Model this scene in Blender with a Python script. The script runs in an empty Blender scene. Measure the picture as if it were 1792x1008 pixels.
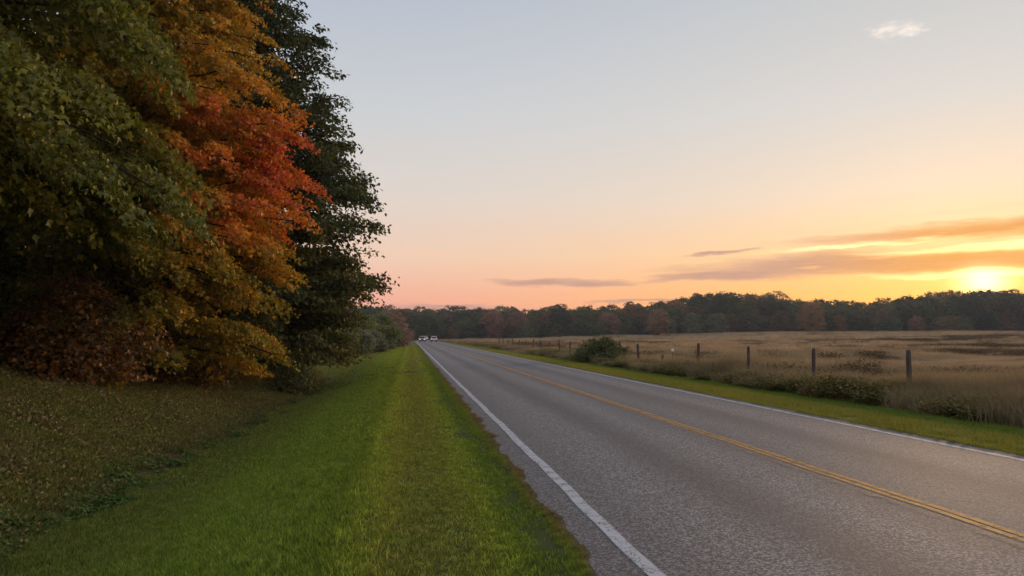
import bpy, math, random
import numpy as np
from mathutils import Vector, Matrix, Euler

SC = bpy.context.scene
COL = SC.collection
R = math.radians
rng = np.random.default_rng(11)
random.seed(5)

# ------------------------------------------------------------------ camera
cam_d = bpy.data.cameras.new('camera')
cam = bpy.data.objects.new('camera', cam_d); COL.objects.link(cam)
cam.location = (0, 0, 1.75)
cam.rotation_euler = (R(90 + 3.7), 0, R(-7.8))
cam_d.sensor_width = 36; cam_d.lens = 26.1
cam_d.clip_start = 0.05; cam_d.clip_end = 6000
SC.camera = cam

# ------------------------------------------------------------------ sky and sun
LAMP_EL = 4.2
SUN_AZ, SUN_EL = 40.3, 3.3          # degrees; azimuth measured from the road direction (+Y) towards +X
world = bpy.data.worlds.new('World'); SC.world = world
world.use_nodes = True
wt = world.node_tree; wt.nodes.clear()

class NT:
    """small helper to write node maths"""
    def __init__(s, t): s.t = t
    def n(s, typ, **kw):
        nd = s.t.nodes.new(typ)
        for k, v in kw.items(): setattr(nd, k, v)
        return nd
    def put(s, sock, v):
        if isinstance(v, bpy.types.NodeSocket): s.t.links.new(v, sock)
        elif v is not None: sock.default_value = v
    def m(s, op, a, b=None, c=None, clamp=False):
        nd = s.n('ShaderNodeMath', operation=op); nd.use_clamp = clamp
        for i, v in enumerate((a, b, c)):
            if v is not None: s.put(nd.inputs[i], v)
        return nd.outputs[0]
    def vm(s, op, a, b=None):
        nd = s.n('ShaderNodeVectorMath', operation=op)
        s.put(nd.inputs[0], a)
        if b is not None: s.put(nd.inputs[1], b)
        return nd.outputs[0] if op not in ('LENGTH', 'DOT_PRODUCT', 'DISTANCE') else nd.outputs['Value']
    def mix(s, f, a, b, mode='MIX'):
        nd = s.n('ShaderNodeMix', data_type='RGBA', blend_type=mode); nd.clamp_factor = True
        s.put(nd.inputs['Factor'], f); s.put(nd.inputs['A'], a); s.put(nd.inputs['B'], b)
        return [o for o in nd.outputs if o.type == 'RGBA'][0]
    def ramp(s, f, stops, interp='LINEAR'):
        nd = s.n('ShaderNodeValToRGB'); cr = nd.color_ramp; cr.interpolation = interp
        while len(cr.elements) < len(stops): cr.elements.new(0.5)
        for e, (p, c) in zip(cr.elements, stops):
            e.position = p; e.color = (c[0], c[1], c[2], 1) if not isinstance(c, (int, float)) else (c, c, c, 1)
        s.put(nd.inputs[0], f); return nd.outputs[0]
    def noise(s, vec, scale, detail=4, rough=0.55, lac=2.0, dist=0.0, col=False):
        nd = s.n('ShaderNodeTexNoise'); s.put(nd.inputs['Vector'], vec)
        nd.inputs['Scale'].default_value = scale; nd.inputs['Detail'].default_value = detail
        nd.inputs['Roughness'].default_value = rough; nd.inputs['Distortion'].default_value = dist
        return nd.outputs['Color'] if col else nd.outputs['Fac']
    def xyz(s, x, y, z=0.0):
        nd = s.n('ShaderNodeCombineXYZ')
        for i, v in enumerate((x, y, z)): s.put(nd.inputs[i], v)
        return nd.outputs[0]
    def sep(s, v):
        nd = s.n('ShaderNodeSeparateXYZ'); s.put(nd.inputs[0], v); return nd.outputs
    def smooth(s, v, a, b):
        nd = s.n('ShaderNodeMapRange', interpolation_type='SMOOTHSTEP')
        s.put(nd.inputs[0], v); nd.inputs[1].default_value = a; nd.inputs[2].default_value = b
        nd.inputs[3].default_value = 0; nd.inputs[4].default_value = 1
        return nd.outputs[0]

def lin(r, g, b):
    f = lambda u: ((u / 255 + 0.055) / 1.055) ** 2.4 if u / 255 > 0.04045 else u / 255 / 12.92
    return (f(r), f(g), f(b))

def build_world():
    k = NT(wt)
    d = k.n('ShaderNodeTexCoord').outputs['Generated']
    d = k.vm('NORMALIZE', d)
    x, y, z = k.sep(d)
    el = k.m('MULTIPLY', k.m('ARCSINE', z), 57.2958)
    az = k.m('MULTIPLY', k.m('ARCTAN2', x, y), 57.2958)
    # elevation gradients: away from the sun and on the sun's side
    t = k.m('DIVIDE', k.m('ADD', el, 5.0), 95.0, clamp=True)
    P = lambda e: (e + 5) / 95
    A = k.ramp(t, [(P(-5), lin(190, 145, 142)), (P(0), lin(212, 150, 154)), (P(2.5), lin(234, 165, 154)), (P(6), lin(230, 197, 180)),
                   (P(11), lin(213, 204, 198)), (P(17), lin(197, 200, 204)), (P(25), lin(176, 185, 200)), (P(45), lin(174, 189, 209)), (P(90), lin(170, 188, 212))])
    B = k.ramp(t, [(P(-5), lin(230, 146, 70)), (P(0), lin(255, 164, 70)), (P(3), lin(255, 180, 90)), (P(6), lin(246, 198, 142)),
                   (P(10), lin(230, 208, 186)), (P(16), lin(210, 206, 202)), (P(25), lin(190, 193, 196)), (P(45), lin(177, 189, 206)), (P(90), lin(170, 188, 212))])
    daz = k.m('MULTIPLY', k.m('SUBTRACT', az, SUN_AZ), 0.0174533)
    w = k.m('POWER', k.m('MULTIPLY', k.m('ADD', k.m('COSINE', daz), 1.0), 0.5), 13.0)
    base = k.mix(w, A, B)
    # air lit by the low sun: nishita sky, blended in
    sky = k.n('ShaderNodeTexSky', sky_type='NISHITA'); sky.sun_disc = False
    sky.sun_elevation = R(LAMP_EL); sky.sun_rotation = R(SUN_AZ); sky.dust_density = 1.6
    nis = k.vm('MULTIPLY', sky.outputs[0], (0.30, 0.30, 0.30))
    base = k.mix(0.025, base, nis)
    # clouds: long thin bands low over the horizon, edges broken by noise
    wn = k.noise(k.xyz(k.m('MULTIPLY', az, 0.16), k.m('MULTIPLY', el, 0.9)), 1.0, 5, 0.6, col=True)
    wx, wy, wz = k.sep(wn)
    azw = k.m('ADD', az, k.m('MULTIPLY', k.m('SUBTRACT', wx, 0.5), 7.0))
    elw = k.m('ADD', el, k.m('MULTIPLY', k.m('SUBTRACT', wy, 0.5), 1.3))
    def lens(ca, ce, ha, he, tilt=0.0, taper=0.0):
        u = k.m('DIVIDE', k.m('SUBTRACT', azw, ca), ha)
        v = k.m('DIVIDE', k.m('SUBTRACT', k.m('SUBTRACT', elw, ce), k.m('MULTIPLY', k.m('SUBTRACT', azw, ca), tilt)), he)
        if taper: v = k.m('DIVIDE', v, k.m('MAXIMUM', k.m('ADD', 1.0, k.m('MULTIPLY', u, taper)), 0.15))
        r = k.m('ADD', k.m('MULTIPLY', u, u), k.m('MULTIPLY', v, v))
        return k.smooth(r, 1.5, -.1)
    clouds = [lens(36, 4.95, 16, .95, .0, .3), lens(30, 5.1, 7.5, .95, .02, .2), lens(24.5, 4.5, 7.5, .5, .03, .3), lens(43, 7.0, 15, .7, .02, .3),
              lens(23.5, 6.2, 3.4, .17, .05), lens(11.5, 4.15, 6, .36, -.01), lens(3, 2.2, 5, .3), lens(17, 2.6, 4, .18), lens(58, 6.0, 12, .7), lens(-40, 4.5, 16, .5), lens(100, 5, 20, .7)]
    cm = clouds[0]
    for c in clouds[1:]: cm = k.m('MAXIMUM', cm, c)
    fib = k.noise(k.xyz(k.m('MULTIPLY', az, 0.28), k.m('MULTIPLY', el, 3.4)), 1.0, 6, 0.65)
    cm = k.m('MULTIPLY', cm, k.smooth(fib, .12, .5), clamp=True)
    # sun glow round the sinking sun, stretched along the horizon
    da = k.m('MULTIPLY', k.m('SUBTRACT', az, SUN_AZ), 0.62)
    de = k.m('SUBTRACT', el, SUN_EL + 0.2)
    r = k.m('SQRT', k.m('ADD', k.m('MULTIPLY', da, da), k.m('MULTIPLY', de, de)))
    glow = k.m('POWER', 2.71828, k.m('MULTIPLY', r, -0.5))
    core = k.m('POWER', 2.71828, k.m('MULTIPLY', k.m('MULTIPLY', r, r), -1.7))
    base = k.vm('ADD', base, k.vm('MULTIPLY', k.xyz(glow, glow, glow), (0.36, 0.23, 0.01)))
    bright = k.m('MAXIMUM', lens(42.5, 5.78, 9, .26, .01), lens(42, 4.05, 9, .28))
    bright = k.m('MAXIMUM', bright, k.m('MULTIPLY', lens(37, 6.5, 9, .2, .04), .6))
    base = k.vm('ADD', base, k.vm('MULTIPLY', k.xyz(bright, bright, bright), (0.85, 0.68, 0.32)))
    near = k.smooth(k.m('ABSOLUTE', k.m('SUBTRACT', az, SUN_AZ)), 15, 1)
    cloudcol = k.mix(near, (*lin(190, 147, 134), 1), (*lin(232, 156, 74), 1))
    base = k.mix(k.m('MULTIPLY', cm, .85), base, cloudcol)
    # thin rosy streaks
    st = k.noise(k.xyz(k.m('MULTIPLY', az, 0.07), k.m('MULTIPLY', el, 1.5)), 1.0, 4, 0.55)
    band = k.m('MULTIPLY', k.smooth(st, .5, .75), k.m('MULTIPLY', k.smooth(el, 0.5, 3), k.smooth(el, 11, 6)))
    base = k.mix(k.m('MULTIPLY', band, .3), base, (*lin(250, 190, 150), 1))
    base = k.vm('ADD', base, k.vm('MULTIPLY', k.xyz(core, core, core), (1.6, 1.25, .7)))
    # one small bright puff high up
    pn = k.noise(k.xyz(k.m('MULTIPLY', az, 0.8), k.m('MULTIPLY', el, 2.2)), 1.0, 6, 0.65)
    pu = k.m('DIVIDE', k.m('SUBTRACT', az, 35.8), 1.9); pv = k.m('DIVIDE', k.m('ADD', k.m('SUBTRACT', el, 20.4), k.m('MULTIPLY', k.m('SUBTRACT', az, 35.8), .12)), .62)
    pr = k.m('SUBTRACT', 1.25, k.m('ADD', k.m('MULTIPLY', pu, pu), k.m('MULTIPLY', pv, pv)))
    puff = k.m('MULTIPLY', k.smooth(k.m('ADD', pr, k.m('MULTIPLY', k.m('SUBTRACT', pn, .5), 5.0)), 0.0, 2.2), .95)
    base = k.mix(puff, base, (*lin(253, 238, 226), 1))
    bg = k.n('ShaderNodeBackground'); k.put(bg.inputs[0], base); bg.inputs[1].default_value = 1.0
    out = k.n('ShaderNodeOutputWorld'); wt.links.new(bg.outputs[0], out.inputs[0])
build_world()
world.cycles.sampling_method = 'MANUAL'; world.cycles.sample_map_resolution = 256

sun_d = bpy.data.lights.new('sun', 'SUN'); sun_d.energy = 2.8; sun_d.angle = R(10); sun_d.color = (1.0, 0.62, 0.32)
sun = bpy.data.objects.new('sun', sun_d); COL.objects.link(sun)
sv = Vector((math.sin(R(SUN_AZ)) * math.cos(R(LAMP_EL)), math.cos(R(SUN_AZ)) * math.cos(R(LAMP_EL)), math.sin(R(LAMP_EL))))
sun.rotation_euler = sv.to_track_quat('Z', 'Y').to_euler()

vs = SC.view_settings
vs.view_transform = 'Standard'; vs.look = 'None'; vs.gamma = 1; vs.exposure = 0.12; vs.use_curve_mapping = False
SC.render.engine = 'CYCLES'
cy = SC.cycles
cy.use_denoising = True; cy.use_adaptive_sampling = True; cy.adaptive_threshold = 0.015
cy.max_bounces = 4; cy.diffuse_bounces = 1; cy.glossy_bounces = 2; cy.transmission_bounces = 4; cy.volume_bounces = 0; cy.transparent_max_bounces = 6

# ------------------------------------------------------------------ helpers
def tag(o, label=None, cat=None, group=None, kind=None):
    if label: o['label'] = label
    if cat: o['category'] = cat
    if group: o['group'] = group
    if kind: o['kind'] = kind
    return o

def link(name, data, parent=None, col=None):
    o = bpy.data.objects.new(name, data); (col or COL).objects.link(o)
    if parent is not None: o.parent = parent
    return o

def empty(name, loc, rz=0):
    o = link(name, None); o.location = loc; o.rotation_euler = (0, 0, rz); o.empty_display_size = .3
    return o

def mesh_np(name, V, F, mat=None, col=None, smooth=False):
    """V (n,3); F (m,k) uniform polygons; col (n,3) point colours"""
    V = np.asarray(V, np.float32); F = np.asarray(F, np.int32)
    me = bpy.data.meshes.new(name)
    m, kk = F.shape
    me.vertices.add(len(V)); me.vertices.foreach_set('co', V.ravel())
    me.loops.add(m * kk); me.loops.foreach_set('vertex_index', F.ravel())
    me.polygons.add(m); me.polygons.foreach_set('loop_start', np.arange(0, m * kk, kk, dtype=np.int32))
    if smooth: me.polygons.foreach_set('use_smooth', np.ones(m, bool))
    me.update(calc_edges=True)
    if col is not None:
        a = me.attributes.new('col', 'FLOAT_COLOR', 'POINT')
        a.data.foreach_set('color', np.concatenate([col, np.ones((len(V), 1))], 1).astype(np.float32).ravel())
    if mat: me.materials.append(mat)
    return me

def material(name):
    m = bpy.data.materials.new(name); m.use_nodes = True
    m.node_tree.nodes.clear()
    k = NT(m.node_tree)
    out = k.n('ShaderNodeOutputMaterial')
    return m, k, out

def principled(k, out, color, rough=.8, bump=None, bstr=.3, bdist=.02, spec=.5, metallic=0.0, emit=None, estr=0):
    p = k.n('ShaderNodeBsdfPrincipled')
    k.put(p.inputs['Base Color'], color if isinstance(color, bpy.types.NodeSocket) else (*color, 1))
    k.put(p.inputs['Roughness'], rough); p.inputs['Specular IOR Level'].default_value = spec; p.inputs['Metallic'].default_value = metallic
    if emit: p.inputs['Emission Color'].default_value = (*emit, 1); p.inputs['Emission Strength'].default_value = estr
    if bump is not None:
        b = k.n('ShaderNodeBump'); b.inputs['Strength'].default_value = bstr; b.inputs['Distance'].default_value = bdist
        k.put(b.inputs['Height'], bump); k.put(p.inputs['Normal'], b.outputs[0])
    k.put(out.inputs[0], p.outputs[0])
    return p

def plain(name, c, rough=.7, spec=.4, **kw):
    m, k, out = material(name); principled(k, out, c, rough, spec=spec, **kw); return m

def leaf_shader(k, out, color, trans=.28, gloss=.025):
    d = k.n('ShaderNodeBsdfDiffuse'); k.put(d.inputs[0], color)
    t = k.n('ShaderNodeBsdfTranslucent'); k.put(t.inputs[0], color)
    g = k.n('ShaderNodeBsdfGlossy'); g.inputs['Roughness'].default_value = .45; g.inputs[0].default_value = (.8, .8, .8, 1)
    a = k.n('ShaderNodeMixShader'); a.inputs[0].default_value = trans
    k.put(a.inputs[1], d.outputs[0]); k.put(a.inputs[2], t.outputs[0])
    b = k.n('ShaderNodeMixShader'); b.inputs[0].default_value = gloss
    k.put(b.inputs[1], a.outputs[0]); k.put(b.inputs[2], g.outputs[0])
    k.put(out.inputs[0], b.outputs[0])

def wpos(k): return k.n('ShaderNodeNewGeometry').outputs['Position']
def island(k): return k.n('ShaderNodeNewGeometry').outputs['Random Per Island']

# leaves whose colour is baked per leaf into the mesh
M_LEAF, k, out = material('leaves'); leaf_shader(k, out, k.n('ShaderNodeAttribute', attribute_name='col').outputs['Color'])
# wood leaves with a tint given by each copy
M_WOOD, k, out = material('forest_leaves')
leaf_shader(k, out, k.mix(1.0, k.n('ShaderNodeAttribute', attribute_name='col').outputs['Color'],
            k.n('ShaderNodeAttribute', attribute_name='tint', attribute_type='INSTANCER').outputs['Color'], 'MULTIPLY'), .25, .0)

M_BARK, k, out = material('bark')
p_ = wpos(k); n1 = k.noise(k.vm('MULTIPLY', p_, (9, 9, 1.6)), 1.5, 6, .65)
principled(k, out, k.ramp(n1, [(.3, (.018, .014, .010)), (.55, (.06, .048, .036)), (.8, (.13, .11, .09))]), .92, n1, .8, .05, .2)

# ------------------------------------------------------------------ the lie of the land
def sstep(a, b, x):
    t = np.clip((np.asarray(x, float) - a) / (b - a), 0, 1); return t * t * (3 - 2 * t)
def bend(Y):                       # the road swings gently to the right far away
    return np.where(Y > 240, (np.maximum(Y, 240) - 240) ** 2 / 1400.0, 0.0)
def lawn_left(Y):                  # where the mown grass ends and the leafy bank begins
    base = np.interp(Y, [-60, 8, 30, 40, 52, 80, 95, 115, 150, 240, 800], [-4.7, -4.7, -4.2, -4.4, -6.5, -8.0, -6.0, -3.2, -1.8, -1.2, -1.2])
    return base + .12 * np.sin(Y * 1.7) + .1 * np.sin(Y * .63 + 1)
ROAD_L, ROAD_R = 1.42, 8.92
def road_left(Y): return ROAD_L + .035 * np.sin(Y * 2.1) + .03 * np.sin(Y * 5.3 + 1) + .02 * np.sin(Y * 11.7)
def road_right(Y): return ROAD_R + .03 * np.sin(Y * 2.7) + .02 * np.sin(Y * 6.1 + 1)
VERGE_R = 12.8
def H(X, Y):
    X = np.asarray(X, float); Y = np.asarray(Y, float)
    dep = np.interp(Y, [-60, 30, 55, 90, 800], [.78, .74, .45, .08, .05])
    t = sstep(-.3, -4.2, X)
    zl = -.045 * sstep(1.4, 1.0, X) - dep * t
    slope = np.interp(Y, [-60, 12, 17, 24, 34, 46, 800], [.6, .6, .55, .32, .13, .03, .01])
    up = np.maximum(-4.5 - X, 0); Rr = 3.2
    zl = zl + Rr * (1 - np.exp(-slope * up / Rr)) + .04 * np.sin(X * 2.3 + Y * .7) * sstep(-4.5, -6, X)
    zr = -.04 * sstep(8.9, 9.2, X) - .17 * sstep(9.2, 12.6, X)
    rr = np.hypot(X, Y)
    zr = zr + 3.2 * sstep(50, 390, rr) * sstep(10, 150, X - 12.8) + .10 * sstep(16, 30, X) * (np.sin(X * .21 + Y * .13) + .7 * np.sin(Y * .31 - X * .1))
    return np.where(X < ROAD_L + .1, zl, np.where(X > ROAD_R - .1, zr, 0.0))
YR = np.concatenate([np.arange(-60, 0, 4.0), np.arange(0, 40, .25), np.arange(40, 110, 1.0), np.arange(110, 260, 4.0), np.arange(260, 901, 16.0)])

def strip(name, left, right, us, zoff=0.0, mat=None, flat=False, rows=None):
    Yv = YR if rows is None else rows
    l = left(Yv) if callable(left) else np.full_like(Yv, left)
    r = right(Yv) if callable(right) else np.full_like(Yv, right)
    u = np.asarray(us)
    X = l[:, None] + (r - l)[:, None] * u[None]
    Yg = np.repeat(Yv[:, None], len(u), 1)
    Z = (np.zeros_like(X) if flat else H(X, Yg)) + zoff
    V = np.stack([X + bend(Yg), Yg, Z], -1).reshape(-1, 3)
    a, b = len(Yv), len(u)
    i = np.arange(a - 1)[:, None] * b + np.arange(b - 1)[None]
    F = np.stack([i, i + 1, i + b + 1, i + b], -1).reshape(-1, 4)
    return mesh_np(name, V, F, mat, smooth=True)

# --- ground materials
M_LAWN, k, out = material('lawn_soil')
p_ = wpos(k); n1 = k.noise(p_, 2.2, 6, .65); n2 = k.noise(p_, 40, 3, .7); x_, y_, z_ = k.sep(p_)
soil = k.ramp(n1, [(.3, (.05, .065, .012)), (.5, (.075, .085, .016)), (.7, (.11, .095, .028))])
edge = k.smooth(k.m('ADD', x_, k.m('MULTIPLY', n1, .35)), 1.32, 1.62)
soil = k.mix(edge, soil, k.ramp(n2, [(.35, (.045, .032, .020)), (.65, (.14, .105, .07))]))
principled(k, out, soil, .95, n2, .7, .03, .15)

M_BANK, k, out = material('bank_soil')
p_ = wpos(k); n1 = k.noise(p_, 1.3, 6, .65); n2 = k.noise(p_, 26, 4, .7)
principled(k, out, k.mix(.5, k.ramp(n1, [(.35, (.05, .04, .018)), (.5, (.07, .065, .02)), (.68, (.085, .055, .028))]),
           k.ramp(n2, [(.35, (.02, .015, .008)), (.65, (.12, .085, .04))])), .95, n2, .8, .05, .1)

M_VERGE, k, out = material('verge_soil')
p_ = wpos(k); n1 = k.noise(p_, 1.5, 6, .6); n2 = k.noise(p_, 30, 3, .7)
principled(k, out, k.ramp(k.m('ADD', k.m('MULTIPLY', n1, .6), k.m('MULTIPLY', n2, .4)), [(.35, (.06, .075, .014)), (.6, (.13, .13, .025))]), .95, n2, .6, .03, .1)

def field_colour(k):
    p = wpos(k); x, y, z = k.sep(p)
    # broad drifts of straw, russet weeds and green, drawn out across the slope
    q = k.xyz(k.m('MULTIPLY', x, .03), k.m('MULTIPLY', y, .11), 0.0)
    a = k.noise(q, 1.0, 5, .62, dist=.6)
    b = k.noise(k.xyz(k.m('MULTIPLY', x, .10), k.m('MULTIPLY', y, .24), 3.0), 1.0, 5, .65)
    c = k.ramp(a, [(.32, (.075, .04, .026)), (.42, (.16, .095, .055)), (.47, (.50, .335, .19)), (.55, (.66, .47, .28)), (.60, (.38, .26, .14)), (.66, (.12, .075, .04)), (.74, (.36, .25, .13))])
    d = k.ramp(b, [(.36, (.07, .04, .025)), (.47, (.30, .20, .10)), (.58, (.52, .38, .21)), (.7, (.40, .28, .13))])
    c = k.mix(.42, c, d)
    grn = k.m('MULTIPLY', k.smooth(k.m('ADD', x, k.m('MULTIPLY', b, 14)), 33, 19), .6)
    return k.mix(grn, c, k.ramp(b, [(.35, (.075, .065, .022)), (.6, (.18, .155, .05)), (.75, (.30, .23, .09))]))
M_FIELD, k, out = material('field_soil')
n2 = k.noise(wpos(k), 8, 5, .7)
principled(k, out, k.mix(.5, field_colour(k), k.ramp(n2, [(.3, (.03, .022, .012)), (.7, (.20, .135, .07))])), .95, n2, .8, .15, .1)

M_EARTH = plain('earth', (.06, .055, .03), .95, .1)

M_ASPHALT, k, out = material('asphalt')
p_ = wpos(k); x_, y_, z_ = k.sep(p_)
fine = k.noise(p_, 95, 3, .75); mid = k.noise(p_, 28, 4, .7); big = k.noise(k.xyz(x_, k.m('MULTIPLY', y_, .12), 0.0), .9, 5, .6)
xw = k.m('ADD', x_, k.m('MULTIPLY', k.m('SUBTRACT', big, .5), .9))
P2 = lambda v: (v - 1) / 8.5
# worn wheel paths pale, oil-dark between them
wear = k.ramp(k.m('DIVIDE', k.m('SUBTRACT', xw, 1.0), 8.5), [(P2(1.0), .30), (P2(1.9), .45), (P2(2.75), .85), (P2(3.6), .13), (P2(4.4), .9), (P2(5.2), .30), (P2(6.0), .62), (P2(6.85), .13), (P2(7.55), .8), (P2(8.5), .35), (P2(9.3), .3)], 'EASE')
vor = k.n('ShaderNodeTexVoronoi'); k.put(vor.inputs['Vector'], p_); vor.inputs['Scale'].default_value = 62
stone = k.sep(vor.outputs['Color'])[0]
agg = k.m('ADD', k.m('MULTIPLY', stone, .55), k.m('MULTIPLY', fine, .45))
lo = k.mix(wear, (.044, .039, .042, 1), (.062, .056, .058, 1))
hi = k.mix(wear, (.115, .103, .110, 1), (.34, .315, .31, 1))
asp = k.mix(k.smooth(k.m('ADD', agg, k.m('MULTIPLY', k.m('SUBTRACT', mid, .5), .25)), .42, .74), lo, hi)
asp = k.mix(k.m('MULTIPLY', k.smooth(big, .45, .7), .25), asp, (.10, .092, .096, 1))
principled(k, out, asp, k.m('ADD', .62, k.m('MULTIPLY', fine, .3)), k.m('ADD', stone, k.m('MULTIPLY', fine, .6)), .55, .012, .45)

def paint(name, c, thin):
    m, k, out = material(name)
    p = wpos(k); n = k.noise(p, 55, 4, .75); b = k.noise(p, 5, 4, .6)
    f = k.smooth(k.m('ADD', k.m('MULTIPLY', n, .6), k.m('MULTIPLY', b, .4)), thin, thin + .12)
    col_ = k.mix(b, (*c, 1), (c[0] * .75, c[1] * .75, c[2] * .75, 1))
    p_ = principled(k, out, col_, .75, n, .5, .008, .4)
    tr = k.n('ShaderNodeBsdfTransparent'); mx = k.n('ShaderNodeMixShader')      # worn away to the asphalt below
    k.put(mx.inputs[0], f); k.put(mx.inputs[1], tr.outputs[0]); k.put(mx.inputs[2], p_.outputs[0]); k.put(out.inputs[0], mx.outputs[0])
    return m
M_WHITE = paint('white_line_paint', (.54, .52, .52), .385)
M_YELLOW = paint('yellow_line_paint', (.54, .25, .045), .40)
M_FADED = paint('faded_line_paint', (.30, .21, .16), .47)

# --- the sheets
plane = mesh_np('terrain', [(-1800, -1200, -3), (1800, -1200, -3), (1800, 1800, -3), (-1800, 1800, -3)], [(0, 1, 2, 3)], M_EARTH)
tag(link('terrain', plane), 'dark earth plain under the whole landscape', 'ground', kind='structure')
tag(link('lawn', strip('lawn', lawn_left, road_left, np.linspace(0, 1, 28), 0, M_LAWN)), 'green mown roadside lawn sloping into a shallow swale', 'lawn', kind='structure')
tag(link('bank', strip('bank', -420.0, lawn_left, 1 - np.geomspace(1, 415, 60)[::-1] / 415 + 1 / 415, 0, M_BANK)), 'brown leaf covered bank rising under the trees', 'bank', kind='structure')
road = tag(link('road', strip('road', road_left, road_right, np.linspace(0, 1, 14), 0.0, M_ASPHALT, True)), 'worn grey asphalt two lane country road', 'road', kind='structure')
tag(link('verge', strip('verge', road_right, VERGE_R, np.linspace(0, 1, 14), 0, M_VERGE)), 'narrow mown green verge on the field side of the road', 'verge', kind='structure')
tag(link('field', strip('field', VERGE_R, 700.0, (np.geomspace(1, 689, 90) - 1) / 688, 0, M_FIELD)), 'wide field of dry golden brown grass', 'field', kind='structure')
def line(name, x0, x1, mat, z, rows=None):
    wob = lambda s: (lambda Y: s + .008 * np.sin(Y * 1.3 + s) + .006 * np.sin(Y * 3.9))
    return link(name, strip(name, wob(x0), wob(x1), [0, .5, 1], z, mat, True, rows), road)
line('edge_line', 1.73, 1.86, M_WHITE, .004); line('edge_line', 8.52, 8.63, M_WHITE, .004)
line('centre_line', 5.19, 5.28, M_YELLOW, .004); line('centre_line', 5.31, 5.40, M_YELLOW, .004)
line('old_centre_line', 5.00, 5.12, M_FADED, .004)

# ------------------------------------------------------------------ scattering (uncountable things only)
def scatter(name, label, cat, variants, pts, rots, scl, idx, tint=None, kind='stuff'):
    """one object: many copies of small patches set out by geometry nodes"""
    vc = bpy.data.collections.new(name + '_patches')
    for i, me in enumerate(variants):
        o = bpy.data.objects.new(f'{name}_patch_{i:02d}', me); vc.objects.link(o)
    n = len(pts)
    me = bpy.data.meshes.new(name); me.vertices.add(n); me.vertices.foreach_set('co', np.asarray(pts, np.float32).ravel())
    for an, ty, fld, arr in (('rot', 'FLOAT_VECTOR', 'vector', rots), ('scl', 'FLOAT_VECTOR', 'vector', scl)):
        a = me.attributes.new(an, ty, 'POINT'); a.data.foreach_set(fld, np.asarray(arr, np.float32).ravel())
    a = me.attributes.new('idx', 'INT', 'POINT'); a.data.foreach_set('value', np.asarray(idx, np.int32))
    if tint is not None:
        a = me.attributes.new('tint', 'FLOAT_COLOR', 'POINT'); a.data.foreach_set('color', np.concatenate([tint, np.ones((n, 1))], 1).astype(np.float32).ravel())
    o = link(name, me)
    ng = bpy.data.node_groups.new(name, 'GeometryNodeTree')
    ng.interface.new_socket('Geometry', in_out='INPUT', socket_type='NodeSocketGeometry')
    ng.interface.new_socket('Geometry', in_out='OUTPUT', socket_type='NodeSocketGeometry')
    N = ng.nodes; L = ng.links
    gi = N.new('NodeGroupInput'); go = N.new('NodeGroupOutput')
    ci = N.new('GeometryNodeCollectionInfo'); ci.inputs['Collection'].default_value = vc
    ci.inputs['Separate Children'].default_value = True; ci.inputs['Reset Children'].default_value = True
    ip = N.new('GeometryNodeInstanceOnPoints'); ip.inputs['Pick Instance'].default_value = True
    def na(nm, ty):
        q = N.new('GeometryNodeInputNamedAttribute'); q.data_type = ty; q.inputs['Name'].default_value = nm; return q.outputs['Attribute']
    e2r = N.new('FunctionNodeEulerToRotation'); L.new(na('rot', 'FLOAT_VECTOR'), e2r.inputs[0])
    L.new(gi.outputs[0], ip.inputs['Points']); L.new(ci.outputs[0], ip.inputs['Instance'])
    L.new(na('idx', 'INT'), ip.inputs['Instance Index']); L.new(e2r.outputs[0], ip.inputs['Rotation']); L.new(na('scl', 'FLOAT_VECTOR'), ip.inputs['Scale'])
    L.new(ip.outputs[0], go.inputs[0])
    md = o.modifiers.new('scatter', 'NODES'); md.node_group = ng
    return tag(o, label, cat, kind=kind)

def jitter_grid(x0, x1, y0, y1, s, keep=None, j=.35):
    xs = np.arange(x0 + s / 2, x1, s); ys = np.arange(y0 + s / 2, y1, s)
    X, Y = np.meshgrid(xs, ys); X = X.ravel() + rng.uniform(-j, j, X.size) * s; Y = Y.ravel() + rng.uniform(-j, j, Y.size) * s
    if keep is not None:
        m = keep(X, Y); X, Y = X[m], Y[m]
    return X, Y

def ground_rots(X, Y, random_z=True):
    e = .15
    dzx = (H(X + e, Y) - H(X - e, Y)) / (2 * e); dzy = (H(X, Y + e) - H(X, Y - e)) / (2 * e)
    out = np.zeros((len(X), 3))
    for i in range(len(X)):
        nrm = Vector((-dzx[i], -dzy[i], 1)).normalized()
        q = Vector((0, 0, 1)).rotation_difference(nrm)
        mt = q.to_matrix() @ Matrix.Rotation(rng.uniform(0, 6.283) if random_z else 0, 3, 'Z')
        out[i] = mt.to_euler()
    return out

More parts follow.
